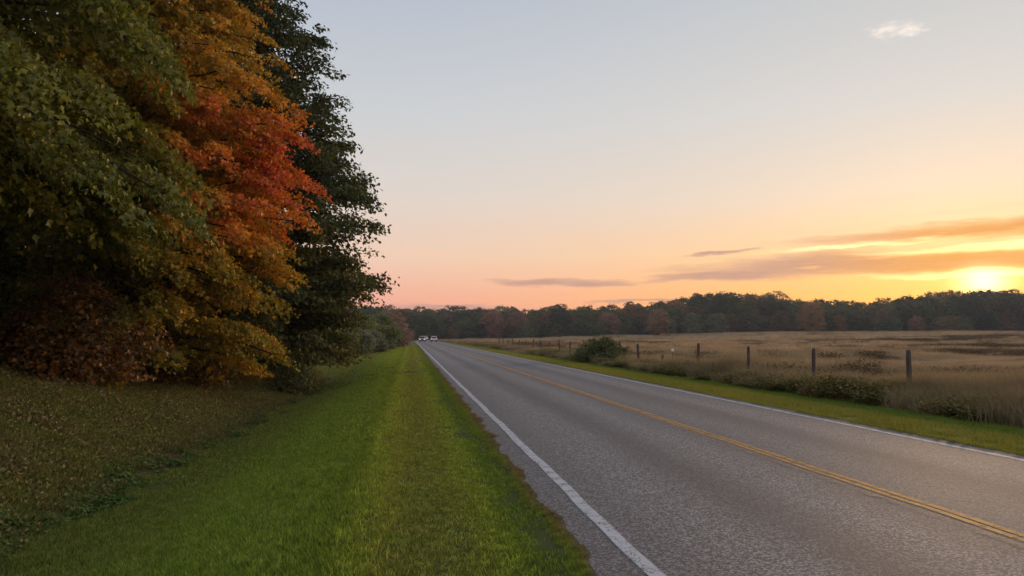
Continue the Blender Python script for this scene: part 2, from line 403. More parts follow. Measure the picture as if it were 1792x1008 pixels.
def blade_patch(name, size, n, h, w, mat, bendy=.5, seg=2, clump=0.0, hvar=.45, per=14):
    """n grass blades in a size x size square; each blade is a bent tapering ribbon"""
    if clump:
        nc = max(4, int(n / per)); cc = rng.uniform(-size / 2, size / 2, (nc, 2)); ci = rng.integers(0, nc, n)
        P = cc[ci] + rng.normal(0, clump, (n, 2))
    else:
        P = rng.uniform(-size / 2, size / 2, (n, 2))
    a = rng.uniform(0, 2 * np.pi, n); hh = h * (1 - hvar + 2 * hvar * rng.random(n) ** 1.3); ww = w * rng.uniform(.7, 1.3, n)
    lean = rng.uniform(.05, bendy, n) * hh; la = rng.uniform(0, 2 * np.pi, n)
    side = np.stack([np.cos(a), np.sin(a)], 1) * ww[:, None] / 2
    ld = np.stack([np.cos(la), np.sin(la)], 1) * lean[:, None]
    rows = []
    for t, wd in ([(0, 1.0), (.55, .8)] if seg == 2 else [(0, 1.0)]):
        c = P + ld * t ** 2
        for s in (-1, 1):
            rows.append(np.concatenate([c + s * side * wd, (hh * t)[:, None]], 1))
    rows.append(np.concatenate([P + ld, (hh * .96)[:, None]], 1))
    kv = len(rows); V = np.stack(rows, 1).reshape(-1, 3)
    b = np.arange(n)[:, None] * kv
    T = np.array([(0, 1, 3), (0, 3, 2), (2, 3, 4)]) if seg == 2 else np.array([(0, 1, 2)])
    F = (b[:, None, :] + T[None]).reshape(-1, 3)
    return mesh_np(name, V, F, mat)

def leaf_patch(name, size, n, s, mat, hmax=.05, tilt=.6):
    P = np.concatenate([rng.uniform(-size / 2, size / 2, (n, 2)), rng.uniform(0.005, hmax, (n, 1))], 1)
    nm = np.concatenate([rng.normal(0, tilt, (n, 2)), np.ones((n, 1))], 1)
    V, F = leaves_np(P, nm, rng.normal(0, 1, (n, 3)), s * rng.uniform(.6, 1.3, n), MAPLE)
    return mesh_np(name, V, F, mat)

# leaf outlines: x across, y along, z fold
MAPLE = (np.array([(0, 0, 0), (.52, .38, .07), (.20, .52, .04), (0, 1, -.05), (-.20, .52, .04), (-.52, .38, .07)]), np.array([(0, 1, 2), (0, 2, 3), (0, 3, 4), (0, 4, 5)]))
OVAL = (np.array([(0, 0, 0), (.33, .5, .07), (0, 1, -.05), (-.33, .5, .07)]), np.array([(0, 1, 2), (0, 2, 3)]))
def leaves_np(P, nrm, dirv, s, shape):
    T, TF = shape
    nrm = nrm / np.linalg.norm(nrm, axis=1, keepdims=True)
    d = dirv - nrm * (dirv * nrm).sum(1, keepdims=True); d /= np.linalg.norm(d, axis=1, keepdims=True) + 1e-9
    sd = np.cross(d, nrm)
    V = P[:, None] + s[:, None, None] * (T[None, :, 0:1] * sd[:, None] + T[None, :, 1:2] * d[:, None] + T[None, :, 2:3] * nrm[:, None])
    F = np.arange(len(P))[:, None, None] * len(T) + TF[None]
    return V.reshape(-1, 3), F.reshape(-1, 3)

# ------------------------------------------------------------------ trees
def tube(path, rad, sides=8):
    path = np.asarray(path, float); n = len(path)
    tg = np.gradient(path, axis=0); tg /= np.linalg.norm(tg, axis=1, keepdims=True) + 1e-9
    ref = np.where(np.abs(tg[:, 2:3]) > .9, np.array([[1., 0, 0]]), np.array([[0, 0, 1.]]))
    a = np.cross(tg, ref); a /= np.linalg.norm(a, axis=1, keepdims=True) + 1e-9; b = np.cross(tg, a)
    th = np.linspace(0, 2 * np.pi, sides, endpoint=False)
    V = path[:, None] + np.asarray(rad)[:, None, None] * (np.cos(th)[None, :, None] * a[:, None] + np.sin(th)[None, :, None] * b[:, None])
    i = np.arange(n - 1)[:, None] * sides; j = np.arange(sides)[None]; j2 = (j + 1) % sides
    F = np.stack([i + j, i + j2, i + sides + j2, i + sides + j], -1).reshape(-1, 4)
    return V.reshape(-1, 3), F

def join_np(parts):
    Vs, Fs, o = [], [], 0
    for V, F in parts: Vs.append(V); Fs.append(F + o); o += len(V)
    return np.concatenate(Vs), np.concatenate(Fs)

def crown_arrays(height, radius, low, n_bough, n_leaf, leaf, shape, colour, droop=.35, pad=1.0, flat=.38, seed=1, top=.97, hpow=1.05, rough=.6, elong=1.15, wide=.9, face=None, inner=0, scale_bump=.14):
    """boughs leave the trunk at all heights, arch out to the crown's outline and carry flat sprays of leaves.
    radius(h) gives the crown's reach at height h. Returns wood tubes and leaf arrays, relative to the tree's foot."""
    g = np.random.default_rng(seed)
    tubes = []; padC = []; padA = []; padS = []
    for i in range(n_bough):
        f = (i + g.random()) / n_bough
        h = low + (height * top - low) * f ** hpow
        az = i * 2.39996 + g.normal(0, .25)
        if face is not None and g.random() < .62: az = face + g.uniform(-1.9, 1.9)
        rr = radius(h) * (1 + scale_bump * float(np.clip(g.normal(), -1.6, 1.4)))
        rr = max(rr, .25)
        rise = (.55 * rr) * (1 - f) + .25 * rr
        h0 = max(h - rise * .6, height * .06 + .2)
        t = np.linspace(0, 1, 7)
        u = np.array([math.cos(az), math.sin(az)])
        wig = g.normal(0, .05 * rr, (7, 2)) * t[:, None]
        zz = h0 + (h - h0) * (1.9 * t - .9 * t ** 2) - droop * rr * .35 * t ** 3
        path = np.concatenate([u[None] * (rr * t)[:, None] + wig, zz[:, None]], 1)
        r0 = .012 * height * (1 - .75 * f) * .42
        tubes.append(tube(path, r0 * (1 - .85 * t) + .008, 5))
        npd = max(3, int(3 + rr * 1.5 / pad))
        for q in range(npd):
            tt = 1.0 - .7 * g.random() ** 1.4
            c = np.array([np.interp(tt, t, path[:, j]) for j in range(3)])
            perp = np.array([-u[1], u[0], 0])
            c = c + perp * float(np.clip(g.normal(0, .22), -.34, .34)) * rr * (.5 + .5 * tt) * .9 + np.array([0, 0, g.normal(0, .12)])
            dl = -droop * (.2 + .9 * tt)
            ax = np.array([u[0], u[1], dl]); ax /= np.linalg.norm(ax)
            sz = pad * g.uniform(.65, 1.35) * (.55 + .06 * rr + .25 * (1 - f))
            padC.append(c); padA.append(ax); padS.append(sz)
    padC = np.array(padC); padA = np.array(padA); padS = np.array(padS)
    prob = padS ** 2; prob /= prob.sum()
    ids = g.choice(len(padC), n_leaf, p=prob)
    ax = padA[ids]; sd = np.cross(ax, np.array([[0, 0, 1.]])); sd /= np.linalg.norm(sd, axis=1, keepdims=True); up = np.cross(sd, ax)
    q = g.normal(0, 1, (n_leaf, 3)); q /= np.linalg.norm(q, axis=1, keepdims=True); q *= (g.random(n_leaf) ** .5)[:, None]
    s = padS[ids][:, None]
    # sprays sag at their rim
    P = padC[ids] + s * (ax * q[:, :1] * elong + sd * q[:, 1:2] * wide + up * (q[:, 2:3] * flat - .25 * (q[:, :1] ** 2 + q[:, 1:2] ** 2)))
    nrm = up * .8 + ax * .35 + g.normal(0, rough, (n_leaf, 3))
    dv = ax * .7 + np.array([[0, 0, -.7]]) + g.normal(0, .5, (n_leaf, 3))
    ls = leaf * g.uniform(.65, 1.25, n_leaf)
    if inner:      # leaves deep inside the crown, nearer the trunk
        ii = g.random(n_leaf) < inner
        P[ii, :2] *= g.uniform(.35, .8, ii.sum())[:, None]; ls[ii] *= 1.6
    P[:, 2] = np.maximum(P[:, 2], .05)
    V, F = leaves_np(P, nrm, dv, ls, shape)
    pr = g.random(len(padC))[ids]
    C = colour(P, pr, g.random(n_leaf), g)
    C = np.repeat(C, len(shape[0]), 0)
    return tubes, V, F, C

def trunk_arrays(height, r, seed=1, lean=.3):
    g = np.random.default_rng(seed)
    t = np.linspace(0, 1, 14); zz = -.4 + (height * .93 + .4) * t
    path = np.stack([np.cumsum(g.normal(0, .05, 14)) * lean, np.cumsum(g.normal(0, .05, 14)) * lean, zz], 1); path[:2, :2] = 0
    rad = r * (1 - .93 * t ** .8) + .01; rad[0] *= 1.7; rad[1] *= 1.12
    return tube(path, rad, 12)

def plant_tree(name, label, cat, X, Y, trunk_r, height, group=None, wood='branches', leafmat=None, lean=.3, **kw):
    z = float(H(X, Y)); o = empty(name, (X + float(bend(np.array(Y))), Y, z)); tag(o, label, cat, group)
    tubes, V, F, C = crown_arrays(height, **kw)
    tv, tf = trunk_arrays(height, trunk_r, kw.get('seed', 1), lean)
    link('trunk', mesh_np('trunk', tv, tf, M_BARK, smooth=True), o)
    bv, bf = join_np(tubes); link('branches', mesh_np('branches', bv, bf, M_BARK, smooth=True), o)['kind'] = 'stuff'
    link('crown', mesh_np('crown', V, F, leafmat or M_LEAF, C), o)['kind'] = 'stuff'
    return o

def pal(stops):
    p = np.array([s[0] for s in stops]); c = np.array([s[1] for s in stops])
    return lambda t: np.stack([np.interp(t, p, c[:, j]) for j in range(3)], 1)
GREENS = pal([(0, (.050, .058, .010)), (.4, (.105, .115, .014)), (.75, (.19, .19, .022)), (.95, (.22, .20, .028)), (1, (.28, .15, .03))])
DARKS = pal([(0, (.038, .050, .016)), (.4, (.082, .098, .026)), (.75, (.145, .145, .034)), (1, (.22, .16, .045))])
FIRE_ = pal([(0, (.13, .14, .02)), (.22, (.26, .21, .02)), (.40, (.46, .26, .02)), (.58, (.58, .25, .018)), (.78, (.68, .21, .02)), (.92, (.66, .155, .03)), (1, (.58, .115, .04))])
FIRE = lambda t: FIRE_(t) * 1.12
RUST = pal([(0, (.06, .035, .012)), (.4, (.14, .065, .016)), (.75, (.26, .11, .022)), (1, (.42, .18, .04))])

def c_green(P, pr, lr, g): return GREENS(np.clip(.18 + .45 * pr + .35 * (lr - .3) + .03 * (P[:, 0]), 0, .97 + .03 * (lr > .97))) * g.uniform(.6, 1.3, (len(P), 1))
def c_dark(P, pr, lr, g): return DARKS(np.clip(.5 * pr + .5 * lr - .035 * (P[:, 2] - 5), 0, 1)) * g.uniform(.65, 1.3, (len(P), 1))
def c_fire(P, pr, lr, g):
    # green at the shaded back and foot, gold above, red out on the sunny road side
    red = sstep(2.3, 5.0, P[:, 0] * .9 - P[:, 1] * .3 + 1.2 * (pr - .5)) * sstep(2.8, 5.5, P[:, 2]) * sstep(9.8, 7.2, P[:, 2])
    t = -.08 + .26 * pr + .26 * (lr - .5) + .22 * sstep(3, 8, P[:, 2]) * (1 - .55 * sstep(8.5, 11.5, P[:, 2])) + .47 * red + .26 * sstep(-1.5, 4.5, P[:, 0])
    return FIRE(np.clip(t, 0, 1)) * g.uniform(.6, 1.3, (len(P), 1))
def c_rust(P, pr, lr, g): return RUST(np.clip(.5 * pr + .5 * lr, 0, 1)) * g.uniform(.6, 1.3, (len(P), 1))

def prof(*pts):
    h = [p[0] for p in pts]; r = [p[1] for p in pts]
    return lambda x: float(np.interp(x, h, r))

plant_tree('maple_tree', 'olive green maple with drooping boughs at the left edge', 'tree', -11.0, 15.3, .26, 15.0,
           radius=prof((0, 4.0), (1.5, 5.0), (4, 5.6), (8, 5.8), (11, 4.4), (15, .4)), low=3.3, n_bough=66, n_leaf=185000, leaf=.12, shape=MAPLE, colour=c_green, droop=.8, pad=.74, flat=.24, rough=.7, elong=1.45, wide=.62, scale_bump=.12, seed=3, face=-.75, inner=.06)
plant_tree('maple_tree', 'orange and red autumn maple between the green and the dark tree', 'tree', -9.2, 25.5, .28, 19.0,
           radius=prof((0, 4.2), (2, 4.6), (5, 5.0), (7.5, 5.2), (10, 4.8), (14, 3.7), (19, .4)), low=1.0, n_bough=150, n_leaf=165000, leaf=.135, scale_bump=.07, shape=MAPLE, colour=c_fire, droop=.45, pad=.52, flat=.26, rough=.75, elong=1.6, wide=.58, seed=8, face=-.7, inner=.06)
plant_tree('broadleaf_tree', 'tall dark green tree reaching out over the lawn, right of the orange maple', 'tree', -9.2, 37.0, .36, 24.0,
           radius=prof((0, 4.6), (1.5, 5.8), (4.5, 6.7), (8, 6.9), (12, 6.1), (17, 4.8), (21, 2.6), (24, .4)), low=.9, n_bough=250, n_leaf=220000, leaf=.20, shape=OVAL, colour=c_dark, droop=.10, pad=.56, flat=.42, hpow=1.4, rough=.8, elong=1.5, wide=.65, seed=27, scale_bump=.06, face=-.6, inner=.08)
back = [(-17.5, 10.0, 'shadowed dark tree deep behind the left edge of the green maple'), (-17.5, 20.5, 'shadowed dark tree behind the gap between the green and orange maples'),
        (-22.5, 16.0, 'shadowed dark tree farthest back behind the green maple'), (-23.5, 28.0, 'shadowed dark tree farthest back behind the orange maple'),
        (-17.0, 31.0, 'shadowed dark tree behind the orange maple'), (-15.5, 45.0, 'shadowed dark tree behind the tall dark green tree')]
for i, (x, y, lb) in enumerate(back):
    plant_tree('background_tree', lb, 'tree', x, y, .25, 21.0 + .5 * i, 'trees deep in the roadside wood', radius=prof((0, 4.5), (2, 5.8), (9, 6.0), (15, 4.8), (20, 2.5), (24, .3)), low=.4,
               n_bough=84, n_leaf=30000, leaf=.42, shape=OVAL, colour=c_dark, droop=.3, pad=1.25, flat=.5, seed=40 + i)

# shrubs along the foot of the wood
def shrub(name, label, cat, X, Y, h, r, colour, n_leaf, leaf, seed, group=None, shape=OVAL, n_bough=30, pad=.7, droop=.3):
    return plant_tree(name, label, cat, X, Y, .05 + .012 * h, h, group, radius=prof((0, r * .75), (h * .35, r), (h * .7, r * .8), (h, r * .15)), low=h * .1, n_bough=n_bough, n_leaf=n_leaf,
                      leaf=leaf, shape=shape, colour=colour, droop=droop, pad=pad, flat=.55, seed=seed)
G1 = 'shrubs at the foot of the roadside trees'
shrub('shrub', 'rust brown shrub in the dark below the orange maple', 'shrub', -8.7, 20.8, 2.8, 1.8, c_rust, 7500, .12, 51, G1, MAPLE)
shrub('shrub', 'dull olive shrub below the green maple at the left edge', 'shrub', -13.2, 18.8, 2.2, 1.8, lambda *a: c_green(*a) * .8, 6000, .13, 52, G1, MAPLE)
shrub('shrub', 'low brown leafed shrub below the orange maple, nearer the dark tree', 'shrub', -8.2, 28.5, 2.0, 1.7, lambda *a: c_rust(*a) * np.array([.9, 1.2, .9]), 5000, .14, 53, G1)
shrub('shrub', 'small dark leafy shrub at the lawn edge under the tall dark tree', 'shrub', -4.9, 32.6, 1.5, 1.0, c_dark, 3500, .13, 54, G1)

# the distant hedge of shrubs and small trees on the left of the road
def mul(c, *m): return lambda *a: c(*a) * np.array(m)
G2 = 'distant shrubs and small trees left of the road'
def c_tan(P, pr, lr, g): return pal([(0, (.10, .075, .05)), (.5, (.19, .13, .085)), (1, (.28, .19, .12))])(np.clip(.5 * pr + .5 * lr, 0, 1))
def c_pale(P, pr, lr, g): return pal([(0, (.07, .075, .035)), (.5, (.13, .13, .06)), (1, (.20, .18, .09))])(np.clip(.5 * pr + .5 * lr, 0, 1))
for (x, y, h, r, c, lb, nm) in [
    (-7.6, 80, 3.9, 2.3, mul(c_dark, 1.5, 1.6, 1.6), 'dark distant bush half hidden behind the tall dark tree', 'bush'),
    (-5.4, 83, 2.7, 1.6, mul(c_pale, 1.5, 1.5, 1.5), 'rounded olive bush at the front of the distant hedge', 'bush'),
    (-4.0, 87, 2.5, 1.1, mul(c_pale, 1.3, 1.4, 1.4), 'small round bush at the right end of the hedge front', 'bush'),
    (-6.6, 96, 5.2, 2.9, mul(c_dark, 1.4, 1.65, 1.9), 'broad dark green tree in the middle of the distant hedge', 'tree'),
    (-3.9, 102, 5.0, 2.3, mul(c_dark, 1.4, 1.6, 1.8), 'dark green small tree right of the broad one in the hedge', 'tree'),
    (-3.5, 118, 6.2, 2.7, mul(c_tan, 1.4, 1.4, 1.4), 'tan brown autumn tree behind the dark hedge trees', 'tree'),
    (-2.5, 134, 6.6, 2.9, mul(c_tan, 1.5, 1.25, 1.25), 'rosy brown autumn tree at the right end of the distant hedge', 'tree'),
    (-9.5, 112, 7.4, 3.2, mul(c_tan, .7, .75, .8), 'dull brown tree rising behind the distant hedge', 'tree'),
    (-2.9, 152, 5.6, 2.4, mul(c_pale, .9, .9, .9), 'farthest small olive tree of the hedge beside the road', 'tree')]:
    n = 5000
    plant_tree('small_tree' if nm == 'tree' else 'bush', lb, nm, x, y, .06 + .015 * h, h, G2, radius=prof((0, r * .7), (h * .35, r), (h * .7, r * .85), (h, r * .2)), low=h * .06, n_bough=34, n_leaf=n,
               leaf=.075 * h ** .5 + .12, shape=OVAL, colour=c, droop=.2, pad=.75, flat=.6, seed=int(60 + y))

# dark bramble by the fence on the right
shrub('bramble_bush', 'wide dark green bramble bush by the fence right of the road', 'bush', 13.9, 53.5, 1.9, 2.0, mul(c_dark, .9, .95, .8), 9000, .16, 71, None, OVAL, 40, .6)

# ------------------------------------------------------------------ the far wood
WOODC = pal([(0, (.6, .6, .6)), (1, (1.25, 1.25, 1.25))])
def c_wood(P, pr, lr, g): return WOODC(np.clip(.6 * pr + .4 * lr, 0, 1))
wood_variants = []
for i in range(7):
    hh = 10.0
    wd = [3.6, 4.2, 3.2, 4.6, 3.0, 3.9, 2.6][i]
    tb, V, F, C = crown_arrays(hh, prof((0, wd * .75), (3, wd), (6.5, wd * .9), (8.5, wd * .62), (10, wd * .2)), .4, 52, 8500, .40, OVAL, c_wood, .15, 1.05, .6, 100 + i)
    wood_variants.append(mesh_np(f'wood_tree_{i}', V, F, M_WOOD, C))
def wood_front(X): return 345 - .18 * np.abs(X - 40)
WH = lambda X: np.interp(X, [-200, -20, 5, 40, 70, 108, 135, 155, 172, 186, 217, 236, 252, 275, 340, 420], [17, 15.3, 14.2, 14.8, 14.8, 14.8, 16.8, 19.3, 19.3, 16.4, 15.2, 15.8, 18.0, 19.8, 20, 19])
WX, WY, WS = [], [], []
for row, (off, dx) in enumerate([(0, 7), (9, 7), (19, 8), (31, 9), (46, 11), (64, 13)]):
    xs = np.arange(-190, 430, dx) + rng.uniform(-2.5, 2.5, len(np.arange(-190, 430, dx)))
    ys = wood_front(xs) + off + rng.uniform(-4, 4, len(xs))
    keep = ~((xs > -1 + bend(ys)) & (xs < 12 + bend(ys)) & (ys < 400))
    f = [.5, .75, .92, 1, 1.0, 1.0][row]
    WX += list(xs[keep]); WY += list(ys[keep]); WS += list((1.16 * WH(xs) * f * rng.uniform(.88, 1.03, len(xs)) / 10)[keep])
for x in np.arange(-22, 60, 5.5):      # trees closing the bend of the road
    WX.append(x); WY.append(412 + rng.uniform(-4, 4)); WS.append(1.9 * rng.uniform(.9, 1.1))
WX, WY, WS = map(np.array, (WX, WY, WS))
TINTS = 1.5 * np.array([(.050, .062, .028), (.068, .078, .032), (.045, .060, .034), (.090, .082, .036), (.12, .082, .040), (.16, .085, .042), (.10, .105, .05)])
ti = rng.choice(7, len(WX), p=[.20, .20, .14, .16, .12, .08, .10])
scatter('forest', 'long dark autumn wood along the far edge of the field', 'forest', wood_variants,
        np.stack([WX, WY, H(WX, WY) - .3], 1), np.stack([0 * WX, 0 * WX, rng.uniform(0, 6.28, len(WX))], 1),
        np.stack([WS * rng.uniform(.95, 1.25, len(WX)), WS * rng.uniform(.95, 1.25, len(WX)), WS], 1), rng.integers(0, 7, len(WX)), TINTS[ti] * rng.uniform(.65, 1.35, (len(WX), 1)))

# trees that stand out from the wood's edge
def solid(*stops): 
    pp = pal([(0, stops[0]), (.5, stops[1]), (1, stops[2])]); return lambda P, pr, lr, g: pp(np.clip(.55 * pr + .45 * lr, 0, 1))
ORANGE = solid((.15, .085, .035), (.29, .155, .06), (.44, .24, .09))
ROSE = solid((.18, .09, .065), (.29, .14, .09), (.38, .20, .12))
SAGE = solid((.07, .08, .04), (.135, .14, .07), (.22, .21, .11))
DEEP = solid((.03, .035, .022), (.05, .055, .032), (.075, .08, .045))
G3 = 'trees standing out along the edge of the far wood'
for (X, h, wd, off, c, lb, sd) in [
    (163, 19.0, 8.5, 4, DEEP, 'broad domed dark tree rising above the far wood, left of its orange neighbour', 201),
    (174, 13.5, 5.5, -10, ORANGE, 'orange brown tree at the wood edge below the broad domed tree', 202),
    (106, 11.5, 4.6, -10, ORANGE, 'tan orange tree alone at the wood edge near the middle of the field', 203),
    (121, 9.5, 4.5, -12, SAGE, 'pale sage green tree at the wood edge right of the tan orange one', 204),
    (131, 9.0, 4.4, -13, SAGE, 'second pale sage green tree, left of the dark domed tree', 205),
    (30, 13, 5.6, 2, ROSE, 'rosy brown tree at the wood edge nearest the road', 206),
    (42, 13.0, 5.4, 3, ROSE, 'rosy brown tree, second from the road along the far wood', 207),
    (85, 11.0, 5.4, 1, ROSE, 'dull rosy tree left of the tan orange tree at the far wood', 208),
    (270, 19.5, 7.5, 3, DEEP, 'dark tree on the skyline where the sun is setting', 209),
    (252, 17.5, 5.5, 3, DEEP, 'dark round tree on the skyline just left of the setting sun', 210),
    (62, 15.6, 5.0, 2, DEEP, 'dark tree standing a little above the left part of the far wood', 211),
    (137, 17.3, 4.0, 2, DEEP, 'narrow dark tree poking above the middle of the far wood', 212)]:
    Yp = float(wood_front(np.array(X))) + off; h *= 1.16
    plant_tree('forest_tree', lb, 'tree', X, Yp, .3, h, G3, radius=prof((0, wd * .7), (h * .3, wd * .95), (h * .6, wd), (h * .85, wd * .65), (h, wd * .15)), low=.6, n_bough=64, n_leaf=9500, leaf=.50, shape=OVAL, top=.9, hpow=.8, scale_bump=.07,
               colour=c, droop=.15, pad=1.3, flat=.6, seed=sd)

# ------------------------------------------------------------------ grass, litter, weeds
def grass_mat(name, fn, trans=.3):
    m, k, out = material(name); leaf_shader(k, out, fn(k), trans, .01); return m
def lawn_colour(k):
    p = wpos(k); x, y, z = k.sep(p); r = island(k)
    big = k.noise(k.xyz(k.m('MULTIPLY', x, 1.0), k.m('MULTIPLY', y, .35), 0.0), .8, 5, .6)
    sm = k.noise(p, 3.5, 4, .65)
    c = k.ramp(k.m('ADD', k.m('MULTIPLY', r, .55), k.m('MULTIPLY', sm, .45)), [(.2, (.09, .135, .016)), (.45, (.215, .275, .03)), (.75, (.38, .42, .055)), (.95, (.55, .50, .16))])
    # lengthwise mowing bands: brown rim, green, lime, thin brown wheel track, lime ridge
    xw = k.m('ADD', k.m('ADD', x, k.m('MULTIPLY', k.m('SUBTRACT', big, .5), .7)), k.m('MULTIPLY', k.m('SUBTRACT', sm, .5), .5))
    T = lambda v: (v + 1.2) / 2.8
    bands = k.ramp(k.m('DIVIDE', k.m('ADD', xw, 1.2), 2.8), [(T(-1.1), (.13, .19, .02)), (T(-.7), (.18, .235, .025)), (T(-.45), (.36, .39, .045)), (T(-.2), (.30, .27, .045)), (T(.1), (.22, .19, .045)), (T(.5), (.27, .25, .045)), (T(.75), (.30, .34, .035)), (T(1.0), (.15, .22, .022)), (T(1.25), (.17, .20, .03)), (T(1.42), (.20, .145, .07))])
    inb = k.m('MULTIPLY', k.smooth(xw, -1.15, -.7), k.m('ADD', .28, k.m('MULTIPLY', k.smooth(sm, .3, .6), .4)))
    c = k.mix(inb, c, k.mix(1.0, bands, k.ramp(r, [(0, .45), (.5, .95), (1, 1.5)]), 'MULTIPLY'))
    rim = k.smooth(k.m('ADD', x, k.m('MULTIPLY', big, .3)), 1.40, 1.58)
    c = k.mix(k.m('MULTIPLY', rim, .8), c, k.ramp(r, [(0, (.09, .065, .03)), (1, (.26, .18, .09))]))
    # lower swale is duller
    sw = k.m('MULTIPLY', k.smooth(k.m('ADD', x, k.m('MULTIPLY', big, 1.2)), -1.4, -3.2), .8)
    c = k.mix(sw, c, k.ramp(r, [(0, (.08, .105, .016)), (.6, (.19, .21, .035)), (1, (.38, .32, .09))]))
    c = k.mix(1.0, c, k.ramp(k.noise(p, 11, 3, .7), [(.3, .6), (.5, 1.1), (.7, 1.75)]), 'MULTIPLY')
    brown = k.smooth(k.m('ADD', big, k.m('MULTIPLY', k.m('SUBTRACT', sm, .5), .5)), .60, .78)
    return k.mix(k.m('MULTIPLY', brown, .65), c, (.21, .165, .055, 1))
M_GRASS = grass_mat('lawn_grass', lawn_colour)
def verge_colour(k):
    p = wpos(k); x, y, z = k.sep(p); r = island(k); big = k.noise(p, .5, 5, .6)
    c = k.ramp(k.m('ADD', k.m('MULTIPLY', r, .6), k.m('MULTIPLY', big, .4)), [(.2, (.16, .17, .025)), (.5, (.29, .28, .04)), (.85, (.44, .36, .08))])
    return k.mix(k.smooth(k.m('ADD', x, k.m('MULTIPLY', big, .8)), 11.6, 12.3), c, k.ramp(r, [(0, (.10, .16, .02)), (1, (.24, .30, .04))]))
M_VGRASS = grass_mat('verge_grass', verge_colour)
M_STRAW, k, out = material('field_grass')
leaf_shader(k, out, k.mix(k.m('MULTIPLY', island(k), .28), field_colour(k), (.55, .40, .22, 1)), .3, .02)
def weed_colour(k):
    p = wpos(k); r = island(k); n = k.noise(p, .55, 4, .6)
    return k.mix(k.smooth(n, .38, .62), k.ramp(r, [(0, (.05, .055, .014)), (.5, (.11, .10, .024)), (1, (.20, .155, .04))]), k.ramp(r, [(0, (.10, .075, .025)), (.6, (.22, .165, .05)), (1, (.36, .25, .09))]))
M_WEED = grass_mat('weeds', weed_colour)
M_LITTER = grass_mat('leaf_litter', lambda k: k.mix(k.smooth(k.noise(wpos(k), .9, 5, .65), .42, .66), k.ramp(island(k), [(0, (.10, .10, .025)), (.5, (.19, .18, .045)), (.85, (.28, .23, .07)), (1, (.38, .28, .12))]),
                     k.ramp(island(k), [(0, (.09, .06, .03)), (.5, (.20, .135, .06)), (.85, (.31, .21, .10)), (1, (.42, .30, .16))])), .15)
M_BANKG = grass_mat('bank_grass', lambda k: k.mix(k.smooth(k.noise(wpos(k), .7, 5, .65), .40, .66), k.ramp(island(k), [(0, (.07, .09, .014)), (.5, (.15, .17, .03)), (.9, (.27, .26, .06)), (1, (.38, .33, .12))]), k.ramp(island(k), [(0, (.08, .07, .02)), (.6, (.19, .165, .05)), (1, (.34, .27, .11))])), .2)
M_IVY = grass_mat('ground_cover', lambda k: k.ramp(island(k), [(0, (.045, .07, .016)), (.6, (.10, .15, .03)), (1, (.20, .22, .05))]), .2)

near = [blade_patch(f'g{i}', .5, 760, .045, .0065, M_GRASS, .9, 2, .05, .5, 5) for i in range(5)]
mid_ = [blade_patch(f'gm{i}', .9, 900, .046, .012, M_GRASS, .9, 2, .09, .5, 5) for i in range(4)]
far_ = [blade_patch(f'gf{i}', 2.0, 900, .06, .03, M_GRASS, .7, 1, .1) for i in range(3)]
def lawn_keep(mg): return lambda X, Y: (X > lawn_left(Y) - .1) & (X < road_left(Y) - mg)
def hscale(X):   # shorter on the mower track, longer down the slope
    return np.interp(X, [-5, -4, -2.5, -.8, -.4, .2, 1.0, 1.4], [1.1, 1.1, 1.25, 1.3, .95, .55, .75, .9]) * rng.uniform(.8, 1.2, len(X))
gp, gr, gs, gi_ = [], [], [], []
for (lod, vs_, sz, y0, y1, mg) in [(0, near, .35, 2.5, 13, .26), (1, mid_, .62, 13, 34, .42), (2, far_, 1.6, 34, 150, .65)]:
    X, Y = jitter_grid(-9, 1.6, y0, y1, sz, lawn_keep(mg))
    if lod: # a finer row to close the edge of the road
        Ye = np.arange(y0, y1, sz * .5); Xe = road_left(Ye) - (.14 if lod == 1 else .3); X = np.concatenate([X, Xe]); Y = np.concatenate([Y, Ye])
        sc = np.concatenate([np.ones(len(X) - len(Xe)), np.full(len(Xe), .32)])
    else:
        Ye = np.arange(y0, y1, .2); Xe = road_left(Ye) - .11; X = np.concatenate([X, Xe]); Y = np.concatenate([Y, Ye]); sc = np.concatenate([np.ones(len(X) - len(Xe)), np.full(len(Xe), .3)])
    hs = hscale(X) * np.where(sc < 1, .8, 1)
    gp.append(np.stack([X, Y, H(X, Y)], 1)); gr.append(ground_rots(X, Y)); gs.append(np.stack([sc, sc, hs], 1))
    gi_.append(rng.integers(0, len(vs_), len(X)) + [0, 5, 9][lod])
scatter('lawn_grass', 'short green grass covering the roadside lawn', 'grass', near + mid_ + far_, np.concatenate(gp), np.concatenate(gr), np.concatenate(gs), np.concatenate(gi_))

vn = [blade_patch(f'v{i}', .9, 650, .06, .012, M_VGRASS, .7, 1, .05) for i in range(4)]
vf = [blade_patch(f'vf{i}', 2.0, 800, .07, .035, M_VGRASS, .7, 1, .1) for i in range(3)]
X, Y = jitter_grid(9.3, 13.2, 5, 45, .75); X2, Y2 = jitter_grid(9.7, 13.2, 45, 190, 1.7)
Ye = np.arange(5, 60, .35); Xe = road_right(Ye) + .1
Xa = np.concatenate([X, Xe, X2]); Ya = np.concatenate([Y, Ye, Y2])
sc = np.concatenate([np.ones(len(X)), np.full(len(Xe), .35), np.ones(len(X2))])
scatter('verge_grass', 'short yellow green grass on the verge between road and weeds', 'grass', vn + vf, np.stack([Xa, Ya, H(Xa, Ya)], 1), ground_rots(Xa, Ya), np.stack([sc, sc, rng.uniform(.8, 1.3, len(Xa))], 1),
        np.concatenate([rng.integers(0, 4, len(X) + len(Xe)), rng.integers(4, 7, len(X2))]))

